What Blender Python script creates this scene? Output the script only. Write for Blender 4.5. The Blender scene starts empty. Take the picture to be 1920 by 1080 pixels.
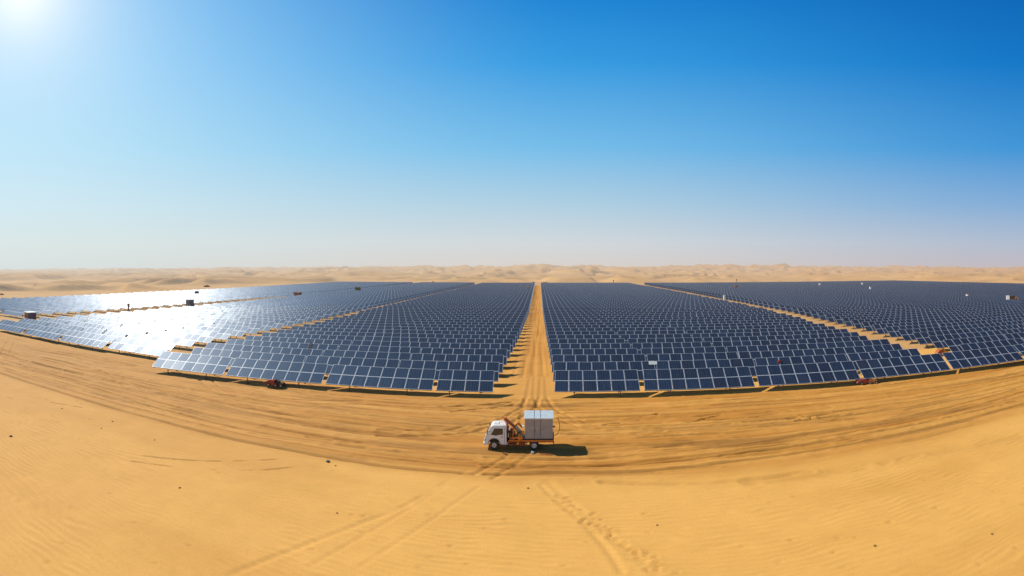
import bpy, bmesh, math, random
import numpy as np
from mathutils import Vector, Matrix

random.seed(7)
rng = np.random.default_rng(11)
SC = bpy.context.scene
COL = SC.collection
R = math.radians
H_CAM = 20.0
F_PX, CX, CY = 1000.0, 1008.0, 505.0

# ------------------------------------------------------------------ helpers
def tag(o, label=None, cat=None, group=None, kind=None):
    if label: o['label'] = label
    if cat: o['category'] = cat
    if group: o['group'] = group
    if kind: o['kind'] = kind
    return o

def on_ground(px, py, z=0.0):
    """metres on the plane z for a bearing / dip read off the survey picture"""
    th = (px - CX) / F_PX
    r = (H_CAM - z) * F_PX / (py - CY)
    return r * math.sin(th), r * math.cos(th)

def at_range(px, r):
    th = (px - CX) / F_PX
    return r * math.sin(th), r * math.cos(th)

class MB:
    """collects boxes, tubes and prisms, builds them as one mesh object"""
    def __init__(s):
        s.v, s.f, s.m = [], [], []
    def add(s, vs, fs, mi=0):
        n = len(s.v)
        s.v += [tuple(p) for p in vs]
        s.f += [tuple(i + n for i in f) for f in fs]
        s.m += [mi] * len(fs)
        return s
    def box(s, x0, x1, y0, y1, z0, z1, mi=0, M=None):
        vs = [Vector(p) for p in ((x0,y0,z0),(x1,y0,z0),(x1,y1,z0),(x0,y1,z0),(x0,y0,z1),(x1,y0,z1),(x1,y1,z1),(x0,y1,z1))]
        if M: vs = [M @ p for p in vs]
        return s.add(vs, [(3,2,1,0),(4,5,6,7),(0,1,5,4),(1,2,6,5),(2,3,7,6),(3,0,4,7)], mi)
    def bar(s, a, b, w, h, mi=0, up=(0,0,1)):
        a, b = Vector(a), Vector(b); d = (b - a); L = d.length; d.normalize()
        up = Vector(up)
        if abs(d.dot(up)) > .98: up = Vector((1,0,0))
        sx = d.cross(up).normalized(); sz = sx.cross(d).normalized()
        vs = []
        for p in (a, b):
            for (i, j) in ((-1,-1),(1,-1),(1,1),(-1,1)):
                vs.append(p + sx*(i*w/2) + sz*(j*h/2))
        return s.add(vs, [(0,1,2,3),(7,6,5,4),(1,0,4,5),(2,1,5,6),(3,2,6,7),(0,3,7,4)], mi)
    def tube(s, pts, rad, n=10, mi=0):
        pts = [Vector(p) for p in pts]
        rr = rad if isinstance(rad, (list, tuple)) else [rad]*len(pts)
        vs = []; fs = []
        for i, p in enumerate(pts):
            d = (pts[min(i+1, len(pts)-1)] - pts[max(i-1, 0)]).normalized()
            u = Vector((0,0,1)) if abs(d.z) < .9 else Vector((1,0,0))
            a = d.cross(u).normalized(); b = a.cross(d).normalized()
            for k in range(n):
                t = 2*math.pi*k/n
                vs.append(p + a*(rr[i]*math.cos(t)) + b*(rr[i]*math.sin(t)))
        for i in range(len(pts)-1):
            for k in range(n):
                fs.append((i*n+k, i*n+(k+1)%n, (i+1)*n+(k+1)%n, (i+1)*n+k))
        fs.append(tuple(range(n-1, -1, -1))); fs.append(tuple((len(pts)-1)*n+k for k in range(n)))
        return s.add(vs, fs, mi)
    def lathe_y(s, c, prof, n=28, mi=0):
        """rings of (y, radius) about an axle along Y through c"""
        c = Vector(c); vs = []; fs = []
        for (y, r) in prof:
            for k in range(n):
                t = 2*math.pi*k/n
                vs.append(c + Vector((r*math.cos(t), y, r*math.sin(t))))
        for i in range(len(prof)-1):
            for k in range(n):
                fs.append((i*n+k, (i+1)*n+k, (i+1)*n+(k+1)%n, i*n+(k+1)%n))
        fs.append(tuple(range(n))); fs.append(tuple((len(prof)-1)*n+k for k in range(n-1,-1,-1)))
        return s.add(vs, fs, mi)
    def mesh(s, name, mats, smooth=False, bevel=0.0):
        me = bpy.data.meshes.new(name)
        me.from_pydata(s.v, [], s.f)
        for m in mats: me.materials.append(m)
        me.polygons.foreach_set('material_index', s.m)
        me.update()
        bm = bmesh.new(); bm.from_mesh(me)
        if bevel > 0:
            es = [e for e in bm.edges if len(e.link_faces) == 2 and e.calc_face_angle(0) > .6]
            bmesh.ops.bevel(bm, geom=es, offset=bevel, segments=2, affect='EDGES', profile=.6, clamp_overlap=True)
        bmesh.ops.recalc_face_normals(bm, faces=bm.faces[:])
        if smooth:
            for f in bm.faces: f.smooth = True
            for e in bm.edges:
                if len(e.link_faces) == 2 and e.calc_face_angle(0) > .7: e.smooth = False
        bm.to_mesh(me); bm.free()
        return me
    def build(s, name, mats, parent=None, smooth=False, bevel=0.0, loc=None):
        if not isinstance(mats, (list, tuple)): mats = [mats]
        o = bpy.data.objects.new(name, s.mesh(name, mats, smooth, bevel))
        COL.objects.link(o)
        if parent: o.parent = parent
        if loc: o.location = loc
        return o

def empty(name, loc=(0,0,0), rz=0.0):
    o = bpy.data.objects.new(name, None); COL.objects.link(o)
    o.location = loc; o.rotation_euler = (0, 0, rz); o.empty_display_size = .5
    return o

def mesh_obj(name, me, parent=None):
    o = bpy.data.objects.new(name, me); COL.objects.link(o)
    if parent: o.parent = parent
    return o

# ------------------------------------------------------------------ noise (numpy)
def vnoise(x, y, seed=0):
    xi = np.floor(x).astype(np.int64); yi = np.floor(y).astype(np.int64)
    fx = x - xi; fy = y - yi
    fx = fx*fx*fx*(fx*(fx*6-15)+10); fy = fy*fy*fy*(fy*(fy*6-15)+10)
    def h(a, b):
        n = (a*374761393 + b*668265263 + seed*982451653) & 0xffffffff
        n = ((n ^ (n >> 13)) * 1274126177) & 0xffffffff
        n = ((n ^ (n >> 16)) * 2246822519) & 0xffffffff
        return ((n ^ (n >> 15)) & 0xffffff) / float(0xffffff)
    a = h(xi, yi); b = h(xi+1, yi); c = h(xi, yi+1); d = h(xi+1, yi+1)
    return (a*(1-fx)+b*fx)*(1-fy) + (c*(1-fx)+d*fx)*fy

def fbm(x, y, seed=0, oct=4, gain=.5):
    s = 0; a = 1; t = 0
    for i in range(oct):
        s = s + a*vnoise(x*2**i + 17.3*i, y*2**i - 9.1*i, seed+i); t += a; a *= gain
    return s/t

def smooth(a, b, x):
    t = np.clip((x-a)/(b-a), 0, 1); return t*t*(3-2*t)

# ------------------------------------------------------------------ materials
def new_mat(name):
    m = bpy.data.materials.new(name); m.use_nodes = True
    nt = m.node_tree; nt.nodes.clear()
    out = nt.nodes.new('ShaderNodeOutputMaterial')
    return m, nt, out

def N(nt, t, **kw):
    n = nt.nodes.new(t)
    for k, v in kw.items():
        if k.startswith('i_'): n.inputs[k[2:].replace('_', ' ')].default_value = v
        else: setattr(n, k, v)
    return n

def math_n(nt, op, a, b=None, c=None, clamp=False):
    n = nt.nodes.new('ShaderNodeMath'); n.operation = op; n.use_clamp = clamp
    for i, v in enumerate((a, b, c)):
        if v is None: continue
        if isinstance(v, (int, float)): n.inputs[i].default_value = v
        else: nt.links.new(v, n.inputs[i])
    return n.outputs[0]

def mixc(nt, f, a, b, mode='MIX'):
    n = nt.nodes.new('ShaderNodeMix'); n.data_type = 'RGBA'; n.blend_type = mode
    for s, v in ((0, f), (6, a), (7, b)):
        if isinstance(v, (int, float)): n.inputs[s].default_value = v
        elif isinstance(v, tuple): n.inputs[s].default_value = v if len(v) == 4 else v + (1,)
        else: nt.links.new(v, n.inputs[s])
    return n.outputs[2]

def ramp(nt, fac, stops, interp='LINEAR'):
    n = nt.nodes.new('ShaderNodeValToRGB'); cr = n.color_ramp; cr.interpolation = interp
    while len(cr.elements) < len(stops): cr.elements.new(.5)
    for e, (p, c) in zip(cr.elements, stops):
        e.position = p; e.color = c if len(c) == 4 else tuple(c) + (1,)
    nt.links.new(fac, n.inputs[0])
    return n.outputs[0]

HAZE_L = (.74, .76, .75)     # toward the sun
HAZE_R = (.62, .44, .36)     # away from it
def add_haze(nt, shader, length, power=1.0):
    """aerial perspective of the dusty air, mixed into the material as glow: grows with distance from the world origin"""
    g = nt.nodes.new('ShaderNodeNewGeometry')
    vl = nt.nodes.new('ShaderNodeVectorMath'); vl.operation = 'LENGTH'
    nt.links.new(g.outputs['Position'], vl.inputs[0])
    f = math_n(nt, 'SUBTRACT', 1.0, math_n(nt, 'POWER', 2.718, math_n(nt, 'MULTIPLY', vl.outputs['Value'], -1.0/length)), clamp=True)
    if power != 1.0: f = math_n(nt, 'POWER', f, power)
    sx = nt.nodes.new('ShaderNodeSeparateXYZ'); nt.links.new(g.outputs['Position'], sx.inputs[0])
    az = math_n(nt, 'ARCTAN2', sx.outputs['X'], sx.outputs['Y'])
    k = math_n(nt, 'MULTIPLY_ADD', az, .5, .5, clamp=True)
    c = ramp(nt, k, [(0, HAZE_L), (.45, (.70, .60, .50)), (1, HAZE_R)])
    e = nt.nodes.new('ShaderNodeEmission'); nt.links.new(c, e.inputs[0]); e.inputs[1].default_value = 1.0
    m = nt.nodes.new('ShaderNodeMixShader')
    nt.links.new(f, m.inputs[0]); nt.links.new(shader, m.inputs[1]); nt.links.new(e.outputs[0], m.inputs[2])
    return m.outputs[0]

def simple(name, col, rough=.5, metal=0.0, var=.12, scale=6.0, bump=0.0, dust=0.0, spec=.5):
    m, nt, out = new_mat(name)
    b = N(nt, 'ShaderNodeBsdfPrincipled')
    b.inputs['Roughness'].default_value = rough; b.inputs['Metallic'].default_value = metal
    b.inputs['Specular IOR Level'].default_value = spec
    tc = N(nt, 'ShaderNodeTexCoord')
    no = N(nt, 'ShaderNodeTexNoise'); no.inputs['Scale'].default_value = scale; no.inputs['Detail'].default_value = 5
    nt.links.new(tc.outputs['Object'], no.inputs['Vector'])
    lo = tuple(c*(1-var*1.6) for c in col); hi = tuple(min(1, c*(1+var)) for c in col)
    c = ramp(nt, no.outputs[0], [(.3, lo), (.7, hi)])
    if dust > 0:
        n2 = N(nt, 'ShaderNodeTexNoise'); n2.inputs['Scale'].default_value = 1.6; n2.inputs['Detail'].default_value = 7
        nt.links.new(tc.outputs['Object'], n2.inputs['Vector'])
        f = math_n(nt, 'MULTIPLY', ramp(nt, n2.outputs[0], [(.4, (0,0,0)), (.75, (1,1,1))]), dust)
        c = mixc(nt, f, c, (.42, .26, .12))
    nt.links.new(c, b.inputs['Base Color'])
    if bump > 0:
        bp = N(nt, 'ShaderNodeBump'); bp.inputs['Strength'].default_value = bump; bp.inputs['Distance'].default_value = .02
        nt.links.new(no.outputs[0], bp.inputs['Height']); nt.links.new(bp.outputs[0], b.inputs['Normal'])
    nt.links.new(b.outputs[0], out.inputs[0])
    return m

def sand_material(name, near=True, haze=0):
    m, nt, out = new_mat(name)
    b = N(nt, 'ShaderNodeBsdfPrincipled'); b.inputs['Roughness'].default_value = .92
    b.inputs['Specular IOR Level'].default_value = .15
    tc = N(nt, 'ShaderNodeTexCoord')
    smoothc, packed = (.745, .415, .112), (.50, .212, .036)
    if near:
        at = N(nt, 'ShaderNodeAttribute'); at.attribute_name = 'tone'
        sp = N(nt, 'ShaderNodeSeparateColor'); nt.links.new(at.outputs['Color'], sp.inputs[0])
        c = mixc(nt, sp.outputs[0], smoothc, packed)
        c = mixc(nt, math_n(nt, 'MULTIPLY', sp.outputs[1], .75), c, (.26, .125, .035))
        c = mixc(nt, sp.outputs[2], c, mixc(nt, .6, c, (.58, .345, .16)))  # paler toward the left: glare and haze veil put into the sand colour
    else:
        n0 = N(nt, 'ShaderNodeTexNoise'); n0.inputs['Scale'].default_value = .01; n0.inputs['Detail'].default_value = 5
        nt.links.new(tc.outputs['Object'], n0.inputs['Vector'])
        c = ramp(nt, n0.outputs[0], [(.35, (.52, .295, .110)), (.65, (.60, .365, .150))])
    # blotches of coarser and paler sand, fine grain
    n1 = N(nt, 'ShaderNodeTexNoise'); n1.inputs['Scale'].default_value = .35 if near else .05; n1.inputs['Detail'].default_value = 8
    n1.inputs['Roughness'].default_value = .65
    nt.links.new(tc.outputs['Object'], n1.inputs['Vector'])
    f1 = ramp(nt, n1.outputs[0], [(.25, (.93,.925,.91)), (.75, (1.05,1.05,1.05))])
    c = mixc(nt, 1.0, c, f1, 'MULTIPLY')
    n2 = N(nt, 'ShaderNodeTexNoise'); n2.inputs['Scale'].default_value = 9; n2.inputs['Detail'].default_value = 4
    nt.links.new(tc.outputs['Object'], n2.inputs['Vector'])
    c = mixc(nt, 1.0, c, ramp(nt, n2.outputs[0], [(.3, (.93,.93,.93)), (.7, (1.05,1.05,1.05))]), 'MULTIPLY')
    nt.links.new(c, b.inputs['Base Color'])
    if near:
        mp = N(nt, 'ShaderNodeMapping'); mp.inputs['Scale'].default_value = (.5, 2.6, 1); mp.inputs['Rotation'].default_value = (0,0,R(8))
        nt.links.new(tc.outputs['Object'], mp.inputs['Vector'])
        n3 = N(nt, 'ShaderNodeTexNoise'); n3.inputs['Scale'].default_value = 1.0; n3.inputs['Detail'].default_value = 6
        n3.inputs['Distortion'].default_value = .6
        nt.links.new(mp.outputs[0], n3.inputs['Vector'])
        h = math_n(nt, 'ADD', math_n(nt, 'MULTIPLY', n3.outputs[0], 1.0), math_n(nt, 'MULTIPLY', n2.outputs[0], .18))
        bp = N(nt, 'ShaderNodeBump'); bp.inputs['Strength'].default_value = .5; bp.inputs['Distance'].default_value = .07
        nt.links.new(h, bp.inputs['Height']); nt.links.new(bp.outputs[0], b.inputs['Normal'])
    else:
        n3 = N(nt, 'ShaderNodeTexNoise'); n3.inputs['Scale'].default_value = .12; n3.inputs['Detail'].default_value = 8
        nt.links.new(tc.outputs['Object'], n3.inputs['Vector'])
        bp = N(nt, 'ShaderNodeBump'); bp.inputs['Strength'].default_value = .5; bp.inputs['Distance'].default_value = 1.5
        nt.links.new(n3.outputs[0], bp.inputs['Height']); nt.links.new(bp.outputs[0], b.inputs['Normal'])
    sh = b.outputs[0]
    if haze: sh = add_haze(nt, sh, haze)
    nt.links.new(sh, out.inputs[0])
    return m

GLASS_ROUGH = .40
def panel_shader(name, tiled, haze=0):
    """tiled: UV counts panels (frames drawn from it); else one panel per 0..1 UV with real frames around"""
    m, nt, out = new_mat(name)
    tc = N(nt, 'ShaderNodeTexCoord')
    sx = N(nt, 'ShaderNodeSeparateXYZ'); nt.links.new(tc.outputs['UV'], sx.inputs[0])
    u, v = sx.outputs[0], sx.outputs[1]
    fu = math_n(nt, 'FRACT', u); fv = math_n(nt, 'FRACT', v)
    oi = N(nt, 'ShaderNodeObjectInfo')
    cb = N(nt, 'ShaderNodeCombineXYZ')
    nt.links.new(math_n(nt, 'FLOOR', u), cb.inputs[0]); nt.links.new(math_n(nt, 'FLOOR', v), cb.inputs[1])
    nt.links.new(math_n(nt, 'MULTIPLY', oi.outputs['Random'], 97.0), cb.inputs[2])
    wn = N(nt, 'ShaderNodeTexWhiteNoise'); wn.noise_dimensions = '3D'; nt.links.new(cb.outputs[0], wn.inputs[0])
    r1 = wn.outputs['Value']
    b = N(nt, 'ShaderNodeBsdfPrincipled')
    base = ramp(nt, r1, [(0, (.003, .009, .028)), (.5, (.004, .014, .042)), (1, (.007, .021, .056))])
    # cell columns: thin pale ribbons running up the slope
    cell = math_n(nt, 'FRACT', math_n(nt, 'MULTIPLY', fu, 6.0))
    line = math_n(nt, 'LESS_THAN', math_n(nt, 'ABSOLUTE', math_n(nt, 'SUBTRACT', cell, .5)), .055)
    base = mixc(nt, math_n(nt, 'MULTIPLY', line, .34), base, (.16, .20, .28))
    # dust washed down in streaks
    mp = N(nt, 'ShaderNodeMapping'); mp.inputs['Scale'].default_value = (14, 1.1, 1)
    nt.links.new(tc.outputs['UV'], mp.inputs['Vector'])
    ad = N(nt, 'ShaderNodeVectorMath'); ad.operation = 'ADD'
    nt.links.new(mp.outputs[0], ad.inputs[0]); nt.links.new(cb.outputs[0], ad.inputs[1])
    ns = N(nt, 'ShaderNodeTexNoise'); ns.inputs['Scale'].default_value = 1.0; ns.inputs['Detail'].default_value = 5
    nt.links.new(ad.outputs[0], ns.inputs['Vector'])
    st = ramp(nt, ns.outputs[0], [(.42, (0,0,0)), (.78, (1,1,1))])
    base = mixc(nt, math_n(nt, 'MULTIPLY', st, .13), base, (.20, .20, .21))
    if tiled:
        e = .036
        du = math_n(nt, 'SUBTRACT', .5, math_n(nt, 'ABSOLUTE', math_n(nt, 'SUBTRACT', fu, .5)))
        dv = math_n(nt, 'SUBTRACT', .5, math_n(nt, 'ABSOLUTE', math_n(nt, 'SUBTRACT', fv, .5)))
        fr = math_n(nt, 'LESS_THAN', math_n(nt, 'MINIMUM', du, dv), e)
        base = mixc(nt, fr, base, (.34, .42, .54))
    nt.links.new(base, b.inputs['Base Color'])
    b.inputs['IOR'].default_value = 1.55
    b.inputs['Specular IOR Level'].default_value = .125
    b.inputs['Specular Tint'].default_value = (.46, .74, 1.0, 1)
    nt.links.new(math_n(nt, 'MULTIPLY_ADD', r1, .05, GLASS_ROUGH-.02), b.inputs['Roughness'])
    # every panel sits a touch differently in its clamps
    wv = N(nt, 'ShaderNodeVectorMath'); wv.operation = 'SUBTRACT'
    nt.links.new(wn.outputs['Color'], wv.inputs[0]); wv.inputs[1].default_value = (.5,.5,.5)
    sc = N(nt, 'ShaderNodeVectorMath'); sc.operation = 'SCALE'; nt.links.new(wv.outputs[0], sc.inputs[0]); sc.inputs['Scale'].default_value = .035
    g = N(nt, 'ShaderNodeNewGeometry')
    av = N(nt, 'ShaderNodeVectorMath'); av.operation = 'ADD'
    nt.links.new(g.outputs['Normal'], av.inputs[0]); nt.links.new(sc.outputs[0], av.inputs[1])
    nn = N(nt, 'ShaderNodeVectorMath'); nn.operation = 'NORMALIZE'; nt.links.new(av.outputs[0], nn.inputs[0])
    nt.links.new(nn.outputs[0], b.inputs['Normal'])
    # blue anti-reflection coat: a wide soft sheen
    gb = N(nt, 'ShaderNodeBsdfAnisotropic'); gb.inputs['Color'].default_value = (.20, .50, 1.0, 1); gb.inputs['Roughness'].default_value = .56
    nt.links.new(nn.outputs[0], gb.inputs['Normal'])
    mx = N(nt, 'ShaderNodeMixShader'); mx.inputs[0].default_value = .055
    nt.links.new(b.outputs[0], mx.inputs[1]); nt.links.new(gb.outputs[0], mx.inputs[2])
    sh = mx.outputs[0]
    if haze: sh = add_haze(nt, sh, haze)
    nt.links.new(sh, out.inputs[0])
    return m

M = {}
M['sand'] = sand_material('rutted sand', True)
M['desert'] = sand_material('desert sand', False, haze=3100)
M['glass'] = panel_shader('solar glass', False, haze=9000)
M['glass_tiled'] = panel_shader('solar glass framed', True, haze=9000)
M['alu'] = simple('anodised aluminium', (.50, .58, .70), .5, .25, .08, 3)
M['steel'] = simple('galvanised brown steel', (.17, .115, .075), .6, .4, .2, 5, dust=.4)
M['backsheet'] = simple('panel backsheet', (.10, .09, .08), .8, 0, .08, 3)
M['white'] = simple('white truck paint', (.83, .82, .80), .3, 0, .05, 2, dust=.22)
M['glass_dark'] = simple('dark window glass', (.012, .014, .018), .08, 0, .1, 2, spec=.8)
M['rubber'] = simple('tyre rubber', (.018, .017, .016), .85, 0, .25, 12, bump=.3, dust=.3)
M['rim'] = simple('wheel rim', (.58, .53, .45), .6, 0, .15, 6, dust=.3)
M['chassis'] = simple('dark chassis', (.035, .025, .022), .7, .2, .3, 5, dust=.25)
M['orange'] = simple('orange machine paint', (.78, .19, .015), .42, 0, .18, 4, dust=.25)
M['rust'] = simple('rusty red brown paint', (.44, .095, .018), .55, 0, .3, 5, dust=.25)
M['yellow'] = simple('yellow orange paint', (.72, .29, .03), .45, 0, .15, 5, dust=.15)
M['cabinet'] = simple('taupe cabinet paint', (.335, .315, .30), .55, 0, .07, 1.5, dust=.2)
M['cabinet_dark'] = simple('cabinet seam', (.09, .07, .06), .7)
M['roofsheet'] = simple('pale roof sheet', (.70, .76, .78), .35, .3, .06, 2, dust=.1)
M['hydraulic'] = simple('grey hydraulic steel', (.22, .24, .27), .35, .5, .2, 6)
M['black'] = simple('black hose', (.02, .018, .016), .6, 0, .2, 6)
M['lamp'] = simple('headlamp glass', (.75, .78, .80), .12, .2, .05, 5)
M['red'] = simple('red machine paint', (.30, .028, .020), .4, 0, .2, 5, dust=.2)
M['khaki'] = simple('khaki shed sheet', (.26, .21, .08), .7, 0, .2, 1)
M['brownshed'] = simple('brown shed sheet', (.34, .20, .16), .75, 0, .2, 1)
M['greyshed'] = simple('grey shed sheet', (.24, .25, .25), .7, 0, .12, 1)
M['rock'] = simple('dark stone', (.075, .08, .10), .8, 0, .35, 6, bump=.5)
M['clod'] = simple('sand clod', (.30, .16, .055), .95, 0, .3, 8, bump=.6)
M['scrub'] = simple('dry scrub', (.055, .05, .035), .95, 0, .4, 9)
M['concrete'] = simple('concrete plinth', (.36, .33, .29), .85, 0, .15, 2, dust=.3)

# ------------------------------------------------------------------ site geometry
FRONT = np.array([(-400,92),(-143.5,90.4),(-104,88.6),(-75.4,88.8),(-75.3,79.0),(-68.7,78.2),(-46.9,80.4),(-32.8,81.8),(-6.8,82.5),
                  (2.6,82.9),(16.4,82.1),(34.8,79.6),(61.7,74.1),(76.7,71.3),(87.1,69.3),(140,60),(250,50),(560,44)])
PITCH, NROW = 7.9, 74
TILT, SLANT, Z0, PW = R(32), 4.80, 1.0, 2.24
CORR = np.array([(79,71.0),(93,75.5),(113,79),(160,87),(208,94),(284,99.5),(447,107),(720,113)])

def corr_x(Y): return float(np.interp(Y, CORR[:,0], CORR[:,1]))
def front_u(X, v):
    if X > 0:
        C = corr_x(75 + v)
        return X*71.0/C if X < C else X - (C - 71.0)
    return X
def row_y(X, v):
    return float(np.interp(front_u(X, v), FRONT[:,0], FRONT[:,1])) + v

def in_frame(x, y, margin=.03):
    th = math.atan2(x, y)
    return -1.008 - margin < th < .912 + margin

# --- table meshes (origin on the ground below the middle of the low edge)
cs, sn = math.cos(TILT), math.sin(TILT)
def slope(x, s, off=0.0):    # point on the glass plane, s metres up the slope
    return (x, s*cs - off*sn, Z0 + s*sn + off*cs)

def panel_mesh(w, d, fw=.055):
    """one framed panel in its own plane: x across, y up the slope, z normal"""
    mb = MB(); t = .045
    mb.box(0, w, 0, fw, -t, 0, 1); mb.box(0, w, d-fw, d, -t, 0, 1)
    mb.box(0, fw, fw, d-fw, -t, 0, 1); mb.box(w-fw, w, fw, d-fw, -t, 0, 1)
    mb.add([(fw,fw,-.008),(w-fw,fw,-.008),(w-fw,d-fw,-.008),(fw,d-fw,-.008)], [(0,1,2,3)], 0)
    mb.add([(fw,fw,-.04),(w-fw,fw,-.04),(w-fw,d-fw,-.04),(fw,d-fw,-.04)], [(3,2,1,0)], 2)
    me = mb.mesh('panel', [M['glass'], M['alu'], M['backsheet']])
    uv = me.uv_layers.new(name='UVMap')
    for p in me.polygons:
        for li in p.loop_indices:
            co = me.vertices[me.loops[li].vertex_index].co
            uv.data[li].uv = (min(.999, max(.001, co.x/w)), min(.999, max(.001, co.y/d)))
    # the glass must look up the slope normal
    for p in me.polygons:
        if p.material_index == 0 and p.normal.z < 0: p.flip()
    return me
PD = SLANT/2
PANEL = panel_mesh(PW-.03, PD-.03)
PANEL_M = Matrix.Rotation(TILT, 4, 'X')

def frame_mesh(n):
    L = n*PW; mb = MB()
    for s in (.35, 2.2, 2.85, 4.7):
        y, z = slope(0, s, -.10)[1:]
        mb.bar((-L/2, y, z), (L/2, y, z), .06, .09, 0, up=(0, -sn, cs))
    k = max(2, round(L/3.6))
    for i in range(k):
        x = -L/2 + L*(i+.5)/k
        mb.bar(slope(x, .1, -.20), slope(x, SLANT-.1, -.20), .07, .10)
    mb.bar((-L/2, -.015, Z0-.04), (L/2, -.015, Z0-.04), .03, .10, 0)
    return mb.mesh('frame', [M['steel']])

def leg_mesh(s):
    y, z = slope(0, s, -.22)[1:]
    mb = MB(); mb.box(-.07, .07, y-.05, y+.05, -.35, z)
    mb.box(-.16, .16, y-.14, y+.14, -.30, .05)
    if s > 2: mb.bar((0, y-.02, z*.42), (0, y-1.35, z-.78), .06, .06)
    return mb.mesh('leg', [M['steel']])
LEG_F, LEG_B = leg_mesh(.30), leg_mesh(3.9)

def leg_xs(n):
    L = n*PW
    return (-L*.27, L*.27) if n > 3 else (0,)

_fm, _wm = {}, {}
def whole_mesh(n):
    """a table too far off to show its parts: panels with real frames, rails and legs in one mesh"""
    if n in _wm: return _wm[n]
    me = bpy.data.meshes.new('solar_table')
    bm = bmesh.new(); uvl = bm.loops.layers.uv.new('UVMap')
    mats = [M['glass'], M['alu'], M['backsheet'], M['steel']]
    def put(src, mat4, rem):
        t = src.copy(); t.transform(mat4)
        nv = [bm.verts.new(v.co) for v in t.vertices]
        suv = src.uv_layers[0].data if src.uv_layers else None
        for p in t.polygons:
            f = bm.faces.new([nv[i] for i in p.vertices]); f.material_index = rem[p.material_index]
            if suv:
                for lp, li in zip(f.loops, p.loop_indices):
                    q = suv[li].uv; lp[uvl].uv = (q[0]+put.i, q[1]+put.j)
        bpy.data.meshes.remove(t)
    for i in range(n):
        for j in range(2):
            put.i, put.j = i, j
            m4 = Matrix.Translation(slope(-n*PW/2 + i*PW + .015, j*PD + .015)) @ PANEL_M
            put(PANEL, m4, (0,1,2))
    put.i = put.j = 0
    if n not in _fm: _fm[n] = frame_mesh(n)
    put(_fm[n], Matrix(), (3,))
    for x in leg_xs(n):
        for lm in (LEG_F, LEG_B): put(lm, Matrix.Translation((x,0,0)), (3,))
    bm.to_mesh(me); bm.free()
    for m in mats: me.materials.append(m)
    _wm[n] = me
    return me

# --- lay the tables out row by row
tables = []   # (x, y, rz, n, row, block, index in the row of the block)
def blocks(v):
    Y = 82 + v
    out = []
    cl = float(np.interp(v, (0,60,150,580), (-6.9,-5.0,-3.7,-3.3)))
    cr = float(np.interp(v, (0,60,150,580), (2.6,2.4,2.2,3.8)))
    out.append(('L', -68.7, cl, 'r'))
    if v > 4: C = corr_x(72 + v)
    if v <= 4: out.append(('R', cr, 118.0, 'l'))
    else:
        out.append(('R', cr, C, 'l')); out.append(('RR', C + 11.0 + v*.015, 500.0 if v > 60 else 330, 'l'))
    out.append(('A', -150.0, -75.2 if v < 4 else -79.2, 'r'))
    if v > 26: out.append(('B', -262.0, float(np.interp(v, (0,210,290), (-177.5,-176.5,-160.0))), 'r'))
    return out
for r_ in range(NROW):
    v = r_*PITCH
    for (bk, xa, xb, anchor) in blocks(v):
        sgn = 1 if anchor == 'l' else -1
        x = xa if anchor == 'l' else xb
        idx = 0
        while True:
            n = 8
            if r_ == 0 and bk == 'R' and idx == 0: n = 6
            if r_ == 0 and bk == 'L' and idx == 0: n = 4
            room = (xb - x) if sgn > 0 else (x - xa)
            a0 = math.atan2(row_y(x+.5, v) - row_y(x-.5, v), 1.0)
            if abs(a0) > .6: a0 = 0
            n = min(n, int(room/(PW*math.cos(a0)) + .25))
            if n < 1: break
            L = n*PW
            xm = x + sgn*L*math.cos(a0)/2
            y1, y2 = row_y(xm - L/2.2, v), row_y(xm + L/2.2, v)
            ang = math.atan2(y2-y1, 2*L/2.2)
            if abs(ang) > .3: ang = 0
            ym = row_y(xm, v)
            if bk == 'A' and xm > -75.2 - L/2 - 1: ym = row_y(-76 - L/2, v)
            tables.append((xm, ym, ang - (R(4) if bk == 'B' else R(2) if bk == 'A' else 0), n, r_, bk, idx))
            gap = .62 if r_ == 0 else (.5 if random.random() < .06 else .07)
            x = xm + sgn*(L*math.cos(ang)/2 + gap)
            idx += 1
vis = [t for t in tables if in_frame(t[0]-9, t[1]) or in_frame(t[0]+9, t[1])]
vis.sort(key=lambda t: math.hypot(t[0], t[1]+2))
near_t, far_t = vis[:300], vis[300:]

ORD = ['first','second','third','fourth','fifth','sixth','seventh','eighth','ninth','tenth','eleventh','twelfth','thirteenth','fourteenth',
       'fifteenth','sixteenth','seventeenth','eighteenth','nineteenth','twentieth','twenty-first','twenty-second','twenty-third','twenty-fourth']
LOOK = {'L': 'mid blue', 'R': 'navy blue', 'RR': 'dark navy', 'A': 'pale glaring', 'B': 'silvery blue'}
SIDE = {'L': ('left', 'central sand track'), 'R': ('right', 'central sand track'), 'RR': ('right', 'right-hand sandy gap'),
        'A': ('left', 'left-hand sandy gap'), 'B': ('left', 'outer left gap')}
def table_label(t):
    (x, y, a, n, r_, bk, i) = t
    s, ref = SIDE[bk]
    head = '%s solar table' % LOOK[bk]
    if n != 8: head = '%s short solar table' % LOOK[bk]
    row = 'front row' if r_ == 0 else '%s row' % ORD[r_]
    return '%s, %s, %s to the %s of the %s' % (head, row, ORD[i], s, ref)

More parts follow.
